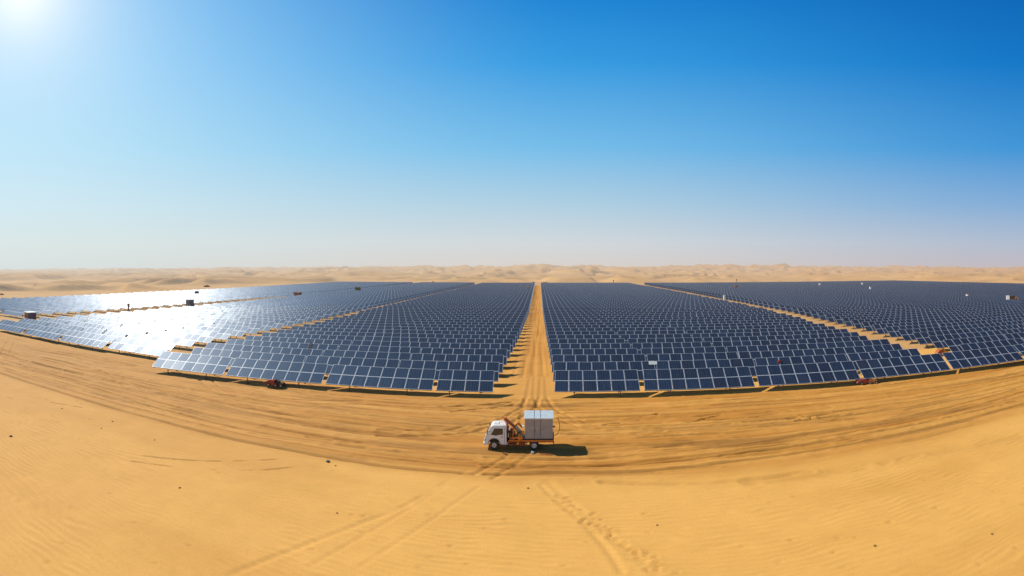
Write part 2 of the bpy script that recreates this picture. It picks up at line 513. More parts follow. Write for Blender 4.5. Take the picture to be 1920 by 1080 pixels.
DETAIL = 96
for k, t in enumerate(near_t):
    (x, y, a, n, r_, bk, i) = t
    if k < DETAIL:
        root = empty('solar_table', (x, y, 0), a)
        if n not in _fm: _fm[n] = frame_mesh(n)
        mesh_obj('frame', _fm[n], root)
        for lx in leg_xs(n):
            for lm in (LEG_F, LEG_B):
                o = mesh_obj('leg', lm, root); o.location = (lx, 0, 0)
        for q in range(n):
            for j in range(2):
                o = mesh_obj('panel', PANEL, root)
                o.location = slope(-n*PW/2 + q*PW + .015, j*PD + .015)
                o.rotation_euler = (TILT + random.gauss(0, .003), random.gauss(0, .004), 0)
    else:
        root = mesh_obj('solar_table', whole_mesh(n))
        root.location = (x, y, 0); root.rotation_euler = (0, 0, a)
    tag(root, table_label(t), 'solar table', 'ground-mounted solar tables in rows across the sand')

# --- the rest of the field as one mass
V, Fc, UV, MI = [], [], [], []
for (x, y, a, n, r_, bk, i) in far_t:
    ca, sa = math.cos(a), math.sin(a); L = n*PW
    def P(lx, s, off=0.0):
        p = slope(lx, s, off); return (x + p[0]*ca - p[1]*sa, y + p[0]*sa + p[1]*ca, p[2])
    jit = random.gauss(0, .02)
    b0 = len(V)
    V += [P(-L/2,0), P(L/2,0), P(L/2,SLANT), P(-L/2,SLANT), P(-L/2,0,-.08), P(L/2,0,-.08), P(L/2,SLANT,-.08), P(-L/2,SLANT,-.08)]
    u0 = random.randrange(4000)*16
    qs = [(0,1,2,3), (7,6,5,4), (0,4,5,1), (1,5,6,2), (2,6,7,3), (3,7,4,0)]
    for qi, q in enumerate(qs):
        Fc.append(tuple(b0 + w for w in q)); MI.append(0 if qi == 0 else 1)
        UV += [(u0,0),(u0+n,0),(u0+n,2),(u0,2)] if qi == 0 else [(u0,0)]*4
    for lx in leg_xs(n):
        for s in (.6, 3.9):
            b0 = len(V); p = slope(lx, s, -.08)
            for (ex, ey) in ((-.08,-.05),(.08,-.05),(.08,.05),(-.08,.05)):
                for zz in (-.3, p[2]):
                    X_, Y_ = p[0]+ex, p[1]+ey
                    V.append((x + X_*ca - Y_*sa, y + X_*sa + Y_*ca, zz))
            for (c0, c1) in ((0,1),(1,2),(2,3),(3,0)):
                Fc.append((b0+2*c0, b0+2*c1, b0+2*c1+1, b0+2*c0+1)); MI.append(2); UV += [(0,0)]*4
me = bpy.data.meshes.new('solar_field'); me.from_pydata(V, [], Fc)
for m in (M['glass_tiled'], M['backsheet'], M['steel']): me.materials.append(m)
me.polygons.foreach_set('material_index', MI)
ul = me.uv_layers.new(name='UVMap'); ul.data.foreach_set('uv', np.array(UV, dtype=np.float32).ravel())
me.update()
o = mesh_obj('solar_field', me)
tag(o, 'mass of distant blue solar tables running back to the dunes', 'solar field', kind='stuff')

# ------------------------------------------------------------------ the ground in front and between
X0, X1, DX = -175.0, 135.0, .24
Ya, Yb, DY = 12.0, 100.0, .17
gx = np.arange(X0, X1, DX); gy = np.arange(Ya, Yb, DY)
GX, GY = np.meshgrid(gx, gy)
LOW = np.array([(-200,60),(-87,55.2),(-45.7,53.6),(-22,52.0),(-5.6,51.6),(15,50.8),(60,45.6),(140,34)])
ylow = np.interp(gx, LOW[:,0], LOW[:,1])
kk = np.ones(60)/60; ylow = np.convolve(np.pad(ylow, 30, 'edge'), kk, 'same')[30:-30][:len(gx)]
T = GY - ylow[None, :]
T = T + (fbm(GX/22, GY/22, 3, 3) - .5)*2.2
road = smooth(-2.6, 2.2, T) * (1 - smooth(29, 36, T))
Z = (fbm(GX/30, GY/30, 5, 4) - .5)*.55
# ruts and dragged sand that follow the haul road
wv = (fbm(GX/24, GY/12, 8, 3) - .5)*1.4
rutn = np.zeros_like(Z); ink = np.zeros_like(Z)
for i, (wl, amp) in enumerate(((3.4,.18),(1.5,.15),(.72,.10),(.42,.05))):
    s = vnoise(GX/(wl*34) + 31*i, (T + wv)/wl, 20+i)
    rutn += (s-.5)*2*amp * (0.35 + .95*vnoise(GX/18, GY/5, 40+i))
    if i > 0: ink = np.maximum(ink, smooth(.36, .08, s)*smooth(.42, .56, fbm(GX/11 + 9*i, T/2.2, 50+i, 3))*(.9, .85, .8)[i-1])
Z += rutn*road
# soft swells and wind ripples on the untouched sand
rip = np.sin((GY*.93 + GX*.17 + (fbm(GX/9, GY/6, 12, 4)-.5)*3.4)*2*math.pi/.66)
ripm = (1-road)*smooth(.28, .50, fbm(GX/26, GY/16, 15, 3))*smooth(50, 40, GY + np.abs(GX)*-.02)
Z += .031*rip*ripm
Z += (1-road)*(fbm(GX/11, GY/4, 18, 3)-.5)*.11*(1-smooth(60, 90, GY))
dark = ink*road*.95
churn = np.clip(fbm(GX/1.4, GY/.8, 25, 3)-.52, 0, 1)
Z += churn*.22*road
tone = road*(.55 + .55*(fbm(GX/24, (T+wv)/1.6, 27, 4)-.35)*1.6)

lane = .45*np.exp(-((GX+.8)/6.5)**4)*smooth(26, 34, T); tone = np.maximum(tone, lane)
tone = tone + (1-road)*.26*smooth(.38, .68, fbm(GX/38, (GY+GX*.12)/9, 71, 4))*smooth(95, 70, GY)
def stamp(pts, w, depth, berm=.4, brk=0.0, dk=.5, wob=.25):
    """press a track along a line of ground points"""
    global Z, dark
    P = [Vector((p[0], p[1], 0)) for p in pts]
    dense = []
    for a, b in zip(P[:-1], P[1:]):
        L = (b-a).length; n = max(2, int(L/.12))
        for i in range(n):
            dense.append(a.lerp(b, i/n))
    D = np.array([(p.x, p.y) for p in dense])
    if len(D) > 40:      # smooth the corners
        k = 31; ker = np.ones(k)/k
        D = np.stack([np.convolve(np.pad(D[:,c], k//2, 'edge'), ker, 'valid') for c in (0,1)], 1)
    s = np.arange(len(D))*.12
    D[:,1] += (vnoise(s/6, s*0, 77) - .5)*wob
    dist = {}
    rad = w*2.6
    ri, rj = int(rad/DX)+1, int(rad/DY)+1
    dm = np.full(Z.shape, 1e9)
    for (x, y) in D:
        i = int((x-X0)/DX); j = int((y-Ya)/DY)
        i0, i1, j0, j1 = max(0, i-ri), min(Z.shape[1], i+ri+1), max(0, j-rj), min(Z.shape[0], j+rj+1)
        if i0 >= i1 or j0 >= j1: continue
        d = np.hypot(GX[j0:j1, i0:i1]-x, GY[j0:j1, i0:i1]-y)
        dm[j0:j1, i0:i1] = np.minimum(dm[j0:j1, i0:i1], d)
    mk = dm < rad
    amp = np.ones_like(Z[mk])
    if brk > 0:
        amp = smooth(brk-.12, brk+.12, fbm(GX[mk]/2.5, GY[mk]/2.5, 61, 3))
    g = np.exp(-(dm[mk]/w)**2)
    Z[mk] += amp*(-depth*g + depth*berm*np.exp(-((dm[mk]-w*1.5)/(w*.55))**2))
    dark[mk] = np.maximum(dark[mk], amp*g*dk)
def gp(*pix): return [on_ground(a, b) for a, b in pix]
def pair(pts, gauge=2.0, **kw):
    P = [Vector((p[0], p[1])) for p in pts]
    for sg in (-.5, .5):
        q = []
        for i, p in enumerate(P):
            d = (P[min(i+1, len(P)-1)] - P[max(i-1, 0)]).normalized()
            q.append((p.x - d.y*gauge*sg, p.y + d.x*gauge*sg))
        stamp(q, **kw)
# haul-road tyre lines
for (pts, kw) in (
    (((0,696),(150,742),(300,785),(450,822),(600,850),(750,872),(900,884)), dict(w=.30, depth=.20, dk=.72)),
    (((0,676),(150,716),(300,760),(450,798),(600,826),(760,846),(900,856)), dict(w=.27, depth=.16, dk=.62)),
    (((0,655),(120,680),(260,720),(420,762),(600,795),(800,815)), dict(w=.25, depth=.13, dk=.55)),
    (((900,884),(1050,880),(1200,878),(1350,862),(1500,842),(1700,806),(1920,752)), dict(w=.30, depth=.20, dk=.72)),
    (((900,862),(1100,866),(1300,850),(1500,822),(1700,786),(1920,730)), dict(w=.26, depth=.15, dk=.58)),
    (((1060,812),(1250,806),(1450,790),(1650,768),(1920,712)), dict(w=.26, depth=.13, dk=.55)),
    (((1040,780),(1200,776),(1400,766),(1600,748),(1920,700)), dict(w=.25, depth=.13, dk=.55)),
    (((60,652),(150,668),(210,700),(260,735)), dict(w=.27, depth=.14, dk=.5)),
    (((200,672),(300,690),(380,706),(420,740),(520,770)), dict(w=.27, depth=.14, dk=.5)),
    (((20,640),(10,665),(60,690),(160,715)), dict(w=.27, depth=.14, dk=.5)),
    (((480,745),(560,752),(700,756),(850,764),(935,770)), dict(w=.28, depth=.12, dk=.4)),
    (((1340,850),(1500,830),(1600,818)), dict(w=.22, depth=.12, dk=.5)),
):
    pair(gp(*pts), 2.1, **kw)
for i in range(16):   # loose extra passes
    o1 = random.uniform(2, 27); o2 = o1 + random.uniform(-3, 3)
    xs = np.linspace(random.uniform(-150, -10), random.uniform(20, 125), 9)
    pts = [(x, float(np.interp(x, gx, ylow)) + o1 + (o2-o1)*q/8 + random.uniform(-.25,.25)) for q, x in enumerate(xs)]
    pair(pts, 2.0, w=random.uniform(.2,.32), depth=random.uniform(.05,.12), dk=.22, brk=.42)
# turning loops out of the central track
pair(gp((1008,625),(1006,660),(1004,700),(1000,745),(985,770),(940,795),(850,812),(700,812)), 2.0, w=.3, depth=.16, dk=.35)
pair(gp((1012,640),(1010,700),(1012,745),(1035,775),(1100,800),(1250,815)), 2.0, w=.3, depth=.16, dk=.35)
pair(gp((1006,640),(1002,720),(990,790),(975,850),(930,880),(900,900)), 2.0, w=.28, depth=.1, dk=.25)
stamp(gp((820,765),(880,760),(965,752)), .3, .24, dk=.9); stamp(gp((840,775),(900,768),(970,756)), .25, .2, dk=.8)
for s0 in range(14):
    a = random.uniform(1080, 1560)
    stamp(gp((a, 800-random.uniform(0,20)), (a+random.uniform(40,120), 790-random.uniform(0,20))), .20, .24, dk=1.0, brk=.36)
dark = np.maximum(dark, .45*smooth(-70,-100,GX)*smooth(9,16,T)*(1-smooth(26,31,T))*smooth(.35,.6,fbm(GX/9,GY/3,83,4)))
# foreground: old tracks converging on the road, footprints beside them
pair(gp((600,1080),(680,1030),(780,970),(880,905)), 2.6, w=.19, depth=.045, dk=.05, brk=.4)
stamp(gp((420,1080),(520,1040),(650,990),(760,950),(880,880)), .3, .05, dk=.06, brk=.42)
stamp(gp((1170,1080),(1140,1030),(1090,975),(1040,935),(1010,905)), .28, .07, dk=.05)
stamp(gp((1240,1080),(1190,1040),(1120,985),(1060,935),(1022,900)), .45, .04, dk=.04)
stamp(gp((1150,845),(1200,842),(1290,832),(1380,826)), .16, .16, dk=.9, brk=.4)
stamp(gp((250,852),(330,862),(420,866),(500,864),(590,858)), .14, .14, dk=.9, brk=.45)
stamp(gp((240,864),(330,876),(420,882),(500,882),(580,872)), .14, .12, dk=.8, brk=.52)
stamp(gp((0,744),(60,750),(110,756),(160,765)), .16, .15, dk=.9, brk=.42)
stamp(gp((1120,905),(1250,908),(1400,900),(1530,882)), .4, .12, dk=.25, brk=.4)
stamp(gp((1400,905),(1600,880),(1750,850),(1920,815)), .8, .10, dk=.15, brk=.3)
def pock(x, y, r0, d, dk=.5):
    global Z, dark
    i = int((x-X0)/DX); j = int((y-Ya)/DY); q = int(r0*3/DY)+1
    i0, i1, j0, j1 = max(0,i-q), min(Z.shape[1],i+q), max(0,j-q), min(Z.shape[0],j+q)
    if i0 >= i1 or j0 >= j1: return
    d2 = np.hypot(GX[j0:j1,i0:i1]-x, GY[j0:j1,i0:i1]-y)
    Z[j0:j1,i0:i1] += -d*np.exp(-(d2/r0)**2) + d*.4*np.exp(-((d2-1.6*r0)/(.6*r0))**2)
    dark[j0:j1,i0:i1] = np.maximum(dark[j0:j1,i0:i1], dk*np.exp(-(d2/r0)**2))
for i in range(70):
    t = random.random()
    a = on_ground(1035 + 215*t + random.gauss(0, 12), 925 + 150*t)
    pock(a[0], a[1], random.uniform(.14,.22), random.uniform(.06,.12), .45)
for i in range(60):
    a = on_ground(random.uniform(0, 1920), random.uniform(880, 1075))
    pock(a[0], a[1], random.uniform(.14,.24), random.uniform(.03,.09), random.uniform(.1,.5))
for i in range(40):
    a = on_ground(random.uniform(0, 420), random.uniform(740, 800)); pock(a[0], a[1], .2, random.uniform(.03,.1), random.uniform(.2,.7))
# fade to the level of the desert at the rim of the sheet
edge = np.minimum(np.minimum(GX-X0, X1-GX), np.minimum(GY-Ya, Yb-GY))
Z = Z*smooth(0, 5, edge) - .16*(1-smooth(0, 4, edge))
# settle it around the truck wheels
tr = np.exp(-(((GX+2)/5.5)**4 + ((GY-60.0)/2.6)**4)); Z = Z*(1-tr) 
# calmer under the panels
und = smooth(0, 2.5, GY - np.interp(gx, FRONT[:,0], FRONT[:,1])[None,:] + 1.0)
Z = Z*(1-.75*und)
def grid_object(name, gx, gy, Z, tone, dark, mat):
    ny, nx = Z.shape
    GXX, GYY = np.meshgrid(gx, gy)
    co = np.stack([GXX.ravel(), GYY.ravel(), Z.ravel()], 1).astype(np.float32)
    idx = np.arange(nx*ny).reshape(ny, nx)
    q = np.stack([idx[:-1,:-1].ravel(), idx[:-1,1:].ravel(), idx[1:,1:].ravel(), idx[1:,:-1].ravel()], 1).astype(np.int32)
    me = bpy.data.meshes.new(name)
    me.vertices.add(len(co)); me.vertices.foreach_set('co', co.ravel())
    me.loops.add(q.size); me.loops.foreach_set('vertex_index', q.ravel())
    me.polygons.add(len(q))
    me.polygons.foreach_set('loop_start', np.arange(0, q.size, 4, dtype=np.int32))
    me.polygons.foreach_set('loop_total', np.full(len(q), 4, dtype=np.int32))
    me.polygons.foreach_set('use_smooth', np.ones(len(q), dtype=bool))
    me.update(); me.validate()
    at = me.color_attributes.new('tone', 'FLOAT_COLOR', 'POINT')
    c = np.stack([np.clip(tone,0,1).ravel(), np.clip(dark,0,1).ravel(), (smooth(20, -95, GXX)).ravel(), np.ones(nx*ny)], 1).astype(np.float32)  # third channel: mask of the painted glare veil, rising to the left
    at.data.foreach_set('color', c.ravel())
    me.materials.append(mat)
    o = mesh_obj(name, me)
    return o
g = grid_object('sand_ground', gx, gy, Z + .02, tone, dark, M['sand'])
tag(g, 'rutted orange sand in front of the solar rows', kind='structure')

# central service track running back between the blocks
tx = np.arange(-15, 12, .2); ty = np.arange(96.5, 666, .55)
TX, TY = np.meshgrid(tx, ty)
tz = (fbm(TX/6, TY/9, 90, 4)-.5)*.30 + .10*(vnoise(TX/.55, TY/22, 92)-.5)
for c0 in (-1.9, .1, -.9, 1.1):
    cc = c0 + (vnoise(TY/35, TY*0, 93+int(c0*3)) - .5)*1.6
    tz -= .06*np.exp(-((TX-cc)/.3)**2)
ed = np.minimum(TX+15, 12-TX); tz = tz*smooth(0, 2, ed) - .14*(1-smooth(0, 2, ed)) + .035
tz = np.where(TY < 99, tz*smooth(96.5, 99, TY) - .1*(1-smooth(96.5,99,TY)), tz)
tt = .20 + .5*fbm(TX/3, TY/14, 95, 3) + .25*np.exp(-(((TX+.5)/3.2)**4))
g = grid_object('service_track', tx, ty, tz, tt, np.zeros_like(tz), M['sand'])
tag(g, 'straight sandy service track between the blocks', kind='structure')

# ------------------------------------------------------------------ desert plain and dunes to the horizon
naz, nr = 760, 380
az = np.linspace(R(-86), R(78), naz)
rr = np.concatenate([np.linspace(8, 240, 40), np.geomspace(243, 9500, nr-40)])
A_, R_ = np.meshgrid(az, rr)
DXX, DYY = R_*np.sin(A_), R_*np.cos(A_)
ox = np.maximum(np.maximum(-266 - DXX, DXX - 512), 0)
yb = np.interp(DXX, (-260, 0, 60, 150, 500), (672, 672, 674, 690, 700))
oy = np.maximum(DYY - yb, 0)
yl = np.interp(DXX, (-700,-266,-150), (40,95,0))
outd = np.hypot(ox, oy)
m1 = smooth(2, 160, outd); m2 = smooth(100, 1500, outd)
def ridged(x, y, seed, oct=4):
    s = 0; a = 1; t = 0
    for i in range(oct):
        n = vnoise(x*2**i + 5*i, y*2**i + 3*i, seed+i)
        s = s + a*(1 - np.abs(2*n-1)); t += a; a *= .45
    return s/t
wx = DXX + (fbm(DXX/300, DYY/300, 110, 3)-.5)*260
wy = DYY + (fbm(DXX/300, DYY/300, 120, 3)-.5)*260
def dunes(x, y, lam, ax, lee, seed):
    """crescent ridges: long windward rise, short lee face turned down-wind"""
    c, q = math.cos(ax), math.sin(ax)
    s_ = (x*c + y*q)/lam + (fbm(x/lam/1.6, y/lam/1.6, seed, 3)-.5)*3.4
    p = s_ - np.floor(s_)
    prof = np.where(p < 1-lee, smooth(0, 1-lee, p), 1 - (p-(1-lee))/lee)
    amp = smooth(.30, .75, fbm(x/lam/1.3, y/lam/.8, seed+9, 3))
    return prof*amp
azd = np.degrees(A_)
gain = np.interp(azd, (-80,-58,-40,-20,0,20,40,60), (.30,.36,.52,.78,.88,.92,.84,.66))
d1 = dunes(wx, wy*.8, 105, R(-22), .20, 130)
d2 = dunes(wx, wy, 340, R(-30), .22, 150)
d3 = dunes(wx, wy, 900, R(-12), .3, 170)
m3 = smooth(900, 2600, outd)
DZ = m1*d1*9 + m2*gain*(d2*17 + d1*7) + m3*gain*(d3*13 + 25) + m1*(fbm(DXX/90, DYY/90, 190, 3)-.5)*3 - m1*1.0
DZ = DZ*1.0 - .10
DZ = np.where(outd <= 0, -.06 + 0*DZ, DZ)
innr = (DXX > X0+1) & (DXX < X1-1) & (DYY > Ya+1) & (DYY < Yb-1)
DZ = np.where(innr, -.9, DZ)
DZ = np.where((DXX > -14.5) & (DXX < 11.5) & (DYY > 94) & (DYY < 660), -.55, DZ)
DZ = DZ*(1-smooth(6500, 9400, R_)*.5)
co = np.stack([DXX.ravel(), DYY.ravel(), DZ.ravel()], 1)
idx = np.arange(naz*nr).reshape(nr, naz)
q = np.stack([idx[:-1,:-1].ravel(), idx[:-1,1:].ravel(), idx[1:,1:].ravel(), idx[1:,:-1].ravel()], 1)
me = bpy.data.meshes.new('desert_terrain')
me.vertices.add(len(co)); me.vertices.foreach_set('co', co.astype(np.float32).ravel())
me.loops.add(q.size); me.loops.foreach_set('vertex_index', q.astype(np.int32).ravel())
me.polygons.add(len(q)); me.polygons.foreach_set('loop_start', np.arange(0, q.size, 4, dtype=np.int32))
me.polygons.foreach_set('loop_total', np.full(len(q), 4, dtype=np.int32))
me.polygons.foreach_set('use_smooth', np.ones(len(q), dtype=bool))
me.update(); me.validate(); me.materials.append(M['desert'])
o = mesh_obj('desert_dunes', me)
tag(o, 'hazy tan dunes and sand plain out to the horizon', kind='structure')
def dune_z(x, y):
    i = int(np.clip(np.searchsorted(az, math.atan2(x, y)), 1, naz-2)); j = int(np.clip(np.searchsorted(rr, math.hypot(x, y)), 1, nr-2))
    return float(DZ[j, i])

# ------------------------------------------------------------------ the crane truck
TK = empty('crane_truck', (0, 60.0, 0), 0)
tag(TK, 'white flatbed truck with orange folding crane carrying a grey cabinet on the sand', 'truck')
NS = -1.15   # near side
def cab_body():
    prof = [(-5.86,.55),(-5.90,.95),(-5.86,1.30),(-5.74,1.62),(-5.20,2.50),(-5.02,2.63),(-4.80,2.68),(-3.62,2.68),(-3.48,2.62),(-3.42,2.5),
            (-3.42,.62),(-4.12,.62)]
    for k in range(9):
        t = math.pi*k/8; prof.append((-4.80+.66*math.cos(t), .62+.62*math.sin(t)))
    prof.append((-5.46,.55))
    def yw(z): return 1.12 if z < 1.55 else 1.12 - .13*(z-1.55)/1.1
    bm = bmesh.new()
    a = [bm.verts.new((x, -yw(z), z)) for x, z in prof]; b = [bm.verts.new((x, yw(z), z)) for x, z in prof]
    bm.faces.new(a); bm.faces.new(b[::-1])
    n = len(prof)
    for i in range(n): bm.faces.new((a[i], b[i], b[(i+1)%n], a[(i+1)%n]))
    bmesh.ops.recalc_face_normals(bm, faces=bm.faces[:])
    es = [e for e in bm.edges if e.calc_face_angle(0) > .9 and max(v.co.z for v in e.verts) > 1.3]
    bmesh.ops.bevel(bm, geom=es, offset=.07, segments=3, affect='EDGES', profile=.6, clamp_overlap=True)
    me = bpy.data.meshes.new('cab'); 
    for f in bm.faces: f.smooth = True
    for e in bm.edges:
        if len(e.link_faces) == 2 and e.calc_face_angle(0) > .6: e.smooth = False
    bm.to_mesh(me); bm.free(); me.materials.append(M['white'])
    return me
cab = mesh_obj('cab', cab_body(), TK)
for sg in (-1, 1):
    def sy(z, e): return sg*((1.12 if z < 1.55 else 1.12-.13*(z-1.55)/1.1) + e)
    # door with pressed seam, window, handle
    pts = [(-5.12,1.30),(-3.72,1.30),(-3.72,.86),(-4.02,.86),(-4.10,1.15),(-4.45,1.28)]
    d = MB()
    outl = [(-5.30,1.62),(-4.86,2.46),(-3.74,2.46),(-3.70,1.50),(-3.70,.80),(-4.06,.80),(-4.14,1.06),(-4.38,1.28),(-4.75,1.36),(-5.24,1.36)]
    vs = [(x, sy(z, .010), z) for x, z in outl] + [(x, sy(z, -.02), z) for x, z in outl]
    n = len(outl); d.add(vs, [tuple(range(n)), tuple(range(2*n-1, n-1, -1))] + [(i, (i+1)%n, n+(i+1)%n, n+i) for i in range(n)])
    dr = d.build('door', M['white'], TK)
    w = MB(); wo = [(-5.16,1.66),(-4.78,2.36),(-3.84,2.36),(-3.84,1.72),(-4.30,1.66),(-4.60,1.58)]
    vs = [(x, sy(z, .020), z) for x, z in wo] + [(x, sy(z, 0), z) for x, z in wo]
    n = len(wo); w.add(vs, [tuple(range(n)), tuple(range(2*n-1, n-1, -1))] + [(i, (i+1)%n, n+(i+1)%n, n+i) for i in range(n)])
    w.build('window', M['glass_dark'], dr)
    MB().box(-4.05, -3.86, sy(1.4,.012), sy(1.4,.05), 1.44, 1.49).build('handle', M['chassis'], dr)
    s = MB(); y = sy(1.0, .006); s.bar((-3.66,y,.70),(-3.66,y,2.5),.015,.02); s.build('seam', M['cabinet_dark'], TK)
    mr = MB(); mr.bar((-5.28, sg*1.12, 2.05), (-5.50, sg*1.42, 2.10), .03, .03); mr.box(-5.56, -5.50, sg*1.42-.10, sg*1.42+.10, 1.75, 2.2)
    mr.build('mirror', M['black'], TK, bevel=.01)
    MB().box(-5.93,-5.80, sg*.62, sg*1.0, .92, 1.16).build('headlight', M['lamp'], TK, bevel=.03)
    MB().box(-5.86,-5.72, sg*1.02, sg*1.135, 1.0, 1.13).build('indicator', M['yellow'], TK, bevel=.02)
ws = MB()
a0, a1 = Vector((-5.745,0,1.66)), Vector((-5.235,0,2.47)); nrm = Vector((-.85,0,.53))*.016
q = [a0+Vector((0,-.98,0)), a0+Vector((0,.98,0)), a1+Vector((0,.90,0)), a1+Vector((0,-.90,0))]
ws.add([p+nrm for p in q] + [p-nrm for p in q], [(0,1,2,3),(7,6,5,4),(0,4,5,1),(1,5,6,2),(2,6,7,3),(3,7,4,0)])
M['wind'] = simple('windscreen glass', (.20, .26, .34), .08, .2, .1, 2, spec=1)
ws.build('windscreen', M['wind'], TK)
for yy in (-.45, .15): MB().bar((-5.77,yy,1.66), (-5.56,yy+.42,2.02), .02, .02).build('wiper', M['black'], TK)
MB().box(-6.02,-5.80,-1.12,1.12,.48,.76).build('bumper', M['white'], TK, bevel=.05)
gr = MB()
for z in (.98,1.06,1.14): gr.box(-5.93,-5.88,-.5,.5,z,z+.035)
gr.build('grille', M['chassis'], TK)
MB().box(-4.9,-4.3,-.5,.5,2.685,2.74).build('roof_hatch', M['white'], TK, bevel=.02)
for sg in (-1,1):
    MB().box(-3.42,-3.36, min(sg*.5, sg*1.08), max(sg*.5, sg*1.08), .62, 2.4).build('rear_guard', M['chassis'], TK)
    mud = MB()
    pts = [(-4.80+.69*math.cos(t), .60+.69*math.sin(t)) for t in [math.pi*k/8 for k in range(9)]]
    for (p, q) in zip(pts[:-1], pts[1:]): mud.bar((p[0], sg*1.09, p[1]), (q[0], sg*1.09, q[1]), .10, .045)
    mud.build('wheel_arch', M['cabinet_dark'], TK)

def wheel(x, yc, rad=.52, wid=.30, out=-1):
    t = MB(); h = wid/2
    t.lathe_y((x, yc, rad), [(-h*.15, rad*.50), (-h, rad*.52), (-h, rad*.86), (-h*.8, rad*.97), (-h*.3, rad), (h*.3, rad), (h*.8, rad*.97), (h, rad*.86), (h, rad*.52), (h*.15, rad*.50)], 32)
    for k in range(26):
        a = 2*math.pi*k/26
        c = Vector((x + math.cos(a)*rad*.985, yc, rad + math.sin(a)*rad*.985))
        t.bar(c + Vector((0,-h*.85,0)), c + Vector((0,h*.85,0)), .05, .035, 0, up=(math.cos(a), 0, math.sin(a)))
    o = t.build('wheel', M['rubber'], TK, smooth=True)
    r = MB(); s = out
    r.lathe_y((x, yc, rad), [(s*(h*.96), rad*.53), (s*(h*1.02), rad*.49), (s*h*.45, rad*.42), (s*h*.35, rad*.26), (s*h*.9, rad*.22), (s*h*1.0, rad*.10)], 28)
    for k in range(8):
        a = 2*math.pi*k/8
        r.lathe_y((x+math.cos(a)*rad*.36, yc+s*h*.45, rad+math.sin(a)*rad*.36), [(-.02,.025),(.02,.025)], 6)
    r.build('rim', M['rim'], o, smooth=True)
    u = MB(); u.lathe_y((x, yc, rad), [(s*(h*.9), rad*.11), (s*(h*1.25), rad*.10), (s*h*1.3, rad*.05)], 16)
    u.build('hub', M['rust'], o, smooth=True)
wheel(-4.80, -.98, out=-1); wheel(-4.80, .98, out=1)
wheel(-.38, -1.0, wid=.27, out=-1); wheel(-.38, 1.0, wid=.27, out=1)
wheel(-.38, -.68, wid=.27, out=1); wheel(-.38, .68, wid=.27, out=-1)
ch = MB()
for sg in (-1,1): ch.bar((-5.6, sg*.42, .80), (1.75, sg*.42, .80), .09, .24)
for x in (-3.2,-2.0,-.9,.4,1.6): ch.bar((x,-.42,.80),(x,.42,.80),.09,.16)
ch.tube([(-4.8,-1.0,.52),(-4.8,1.0,.52)], .07); ch.tube([(-.38,-1.0,.52),(-.38,1.0,.52)], .09)
ch.tube([(-3.6,0,.62),(-.5,0,.56)], .05)
ch.box(-3.3,-2.3,-.9,-.5,.45,.85); ch.box(-3.25,-2.35,.5,.95,.42,.88)
ch.build('chassis', M['chassis'], TK)
MB().tube([(-2.1,-.82,.62),(-1.35,-.82,.62)], .22, 16).build('air_tank', M['rust'], TK, smooth=True)
sk = MB(); sk.bar((-3.3,-1.08,.62),(-1.1,-1.08,.62),.04,.10); sk.bar((-3.3,-1.08,.84),(-1.1,-1.08,.84),.04,.06)
for x in (-3.2,-2.2,-1.2): sk.bar((x,-1.08,.5),(x,-1.08,1.0),.04,.05)
sk.build('side_guard', M['rust'], TK)
dk = MB(); dk.box(-3.2,1.75,-1.12,1.12,1.06,1.14); dk.box(-3.2,-1.50,-1.0,1.0,1.14,1.165)
dk.build('flatbed', M['chassis'], TK)
rl = MB(); rl.bar((-3.2,-1.14,1.06),(1.78,-1.14,1.06),.05,.16); rl.bar((-3.2,1.14,1.06),(1.78,1.14,1.06),.05,.16); rl.bar((1.78,-1.14,1.06),(1.78,1.14,1.06),.05,.16)
rl.build('deck_rail', M['orange'], TK)
tl = MB(); tl.box(1.74,1.83,-1.1,-.75,.70,.86); tl.box(1.74,1.83,.75,1.1,.70,.86); tl.bar((1.79,-1.1,.62),(1.79,1.1,.62),.06,.06)
tl.build('tail_light', M['red'], TK)
# cabinet riding on the deck
CB = MB().box(-1.40,1.68,-1.13,1.35,1.30,3.50).build('cabinet_body', M['cabinet'], TK, bevel=.02)
MB().box(-1.44,1.76,-1.155,1.30,1.14,1.30).build('cabinet_plinth', M['black'], TK)
for x in (-.35, .30): MB().box(x-.018, x+.018, -1.150, -1.128, 1.34, 3.44).build('door_seam', M['cabinet_dark'], CB)
nt_ = MB()
for (x0,x1,z0,z1) in ((-.66,-.62,2.32,2.56),(-.62,-.54,2.52,2.56),(-.62,-.54,2.42,2.46),(-.54,-.50,2.32,2.56),(-.42,-.38,2.34,2.52),
                      (-.24,-.20,2.34,2.54),(-.14,-.02,2.50,2.54),(-.10,-.06,2.34,2.50),(.04,.08,2.34,2.54)):
    nt_.box(x0,x1,-1.142,-1.128,z0,z1)
nt_.build('lettering', M['rim'], CB)
for x in (-.28,.24): MB().box(x, x+.05, -1.19, -1.13, 2.1, 2.35).build('latch', M['hydraulic'], CB)
rf = MB()
rv = [(-1.50,-1.26,3.50),(1.78,-1.26,3.50),(1.78,1.45,3.66),(-1.50,1.45,3.66)]
rf.add(rv + [(x,y,z+.09) for x,y,z in rv], [(3,2,1,0),(4,5,6,7),(0,1,5,4),(1,2,6,5),(2,3,7,6),(3,0,4,7)])
ROOF = rf.build('cabinet_roof', M['roofsheet'], TK, bevel=.015)
for x in (-.38,.32): MB().bar((x,-1.25,3.60),(x,1.44,3.76),.035,.035).build('roof_joint', M['cabinet_dark'], ROOF)
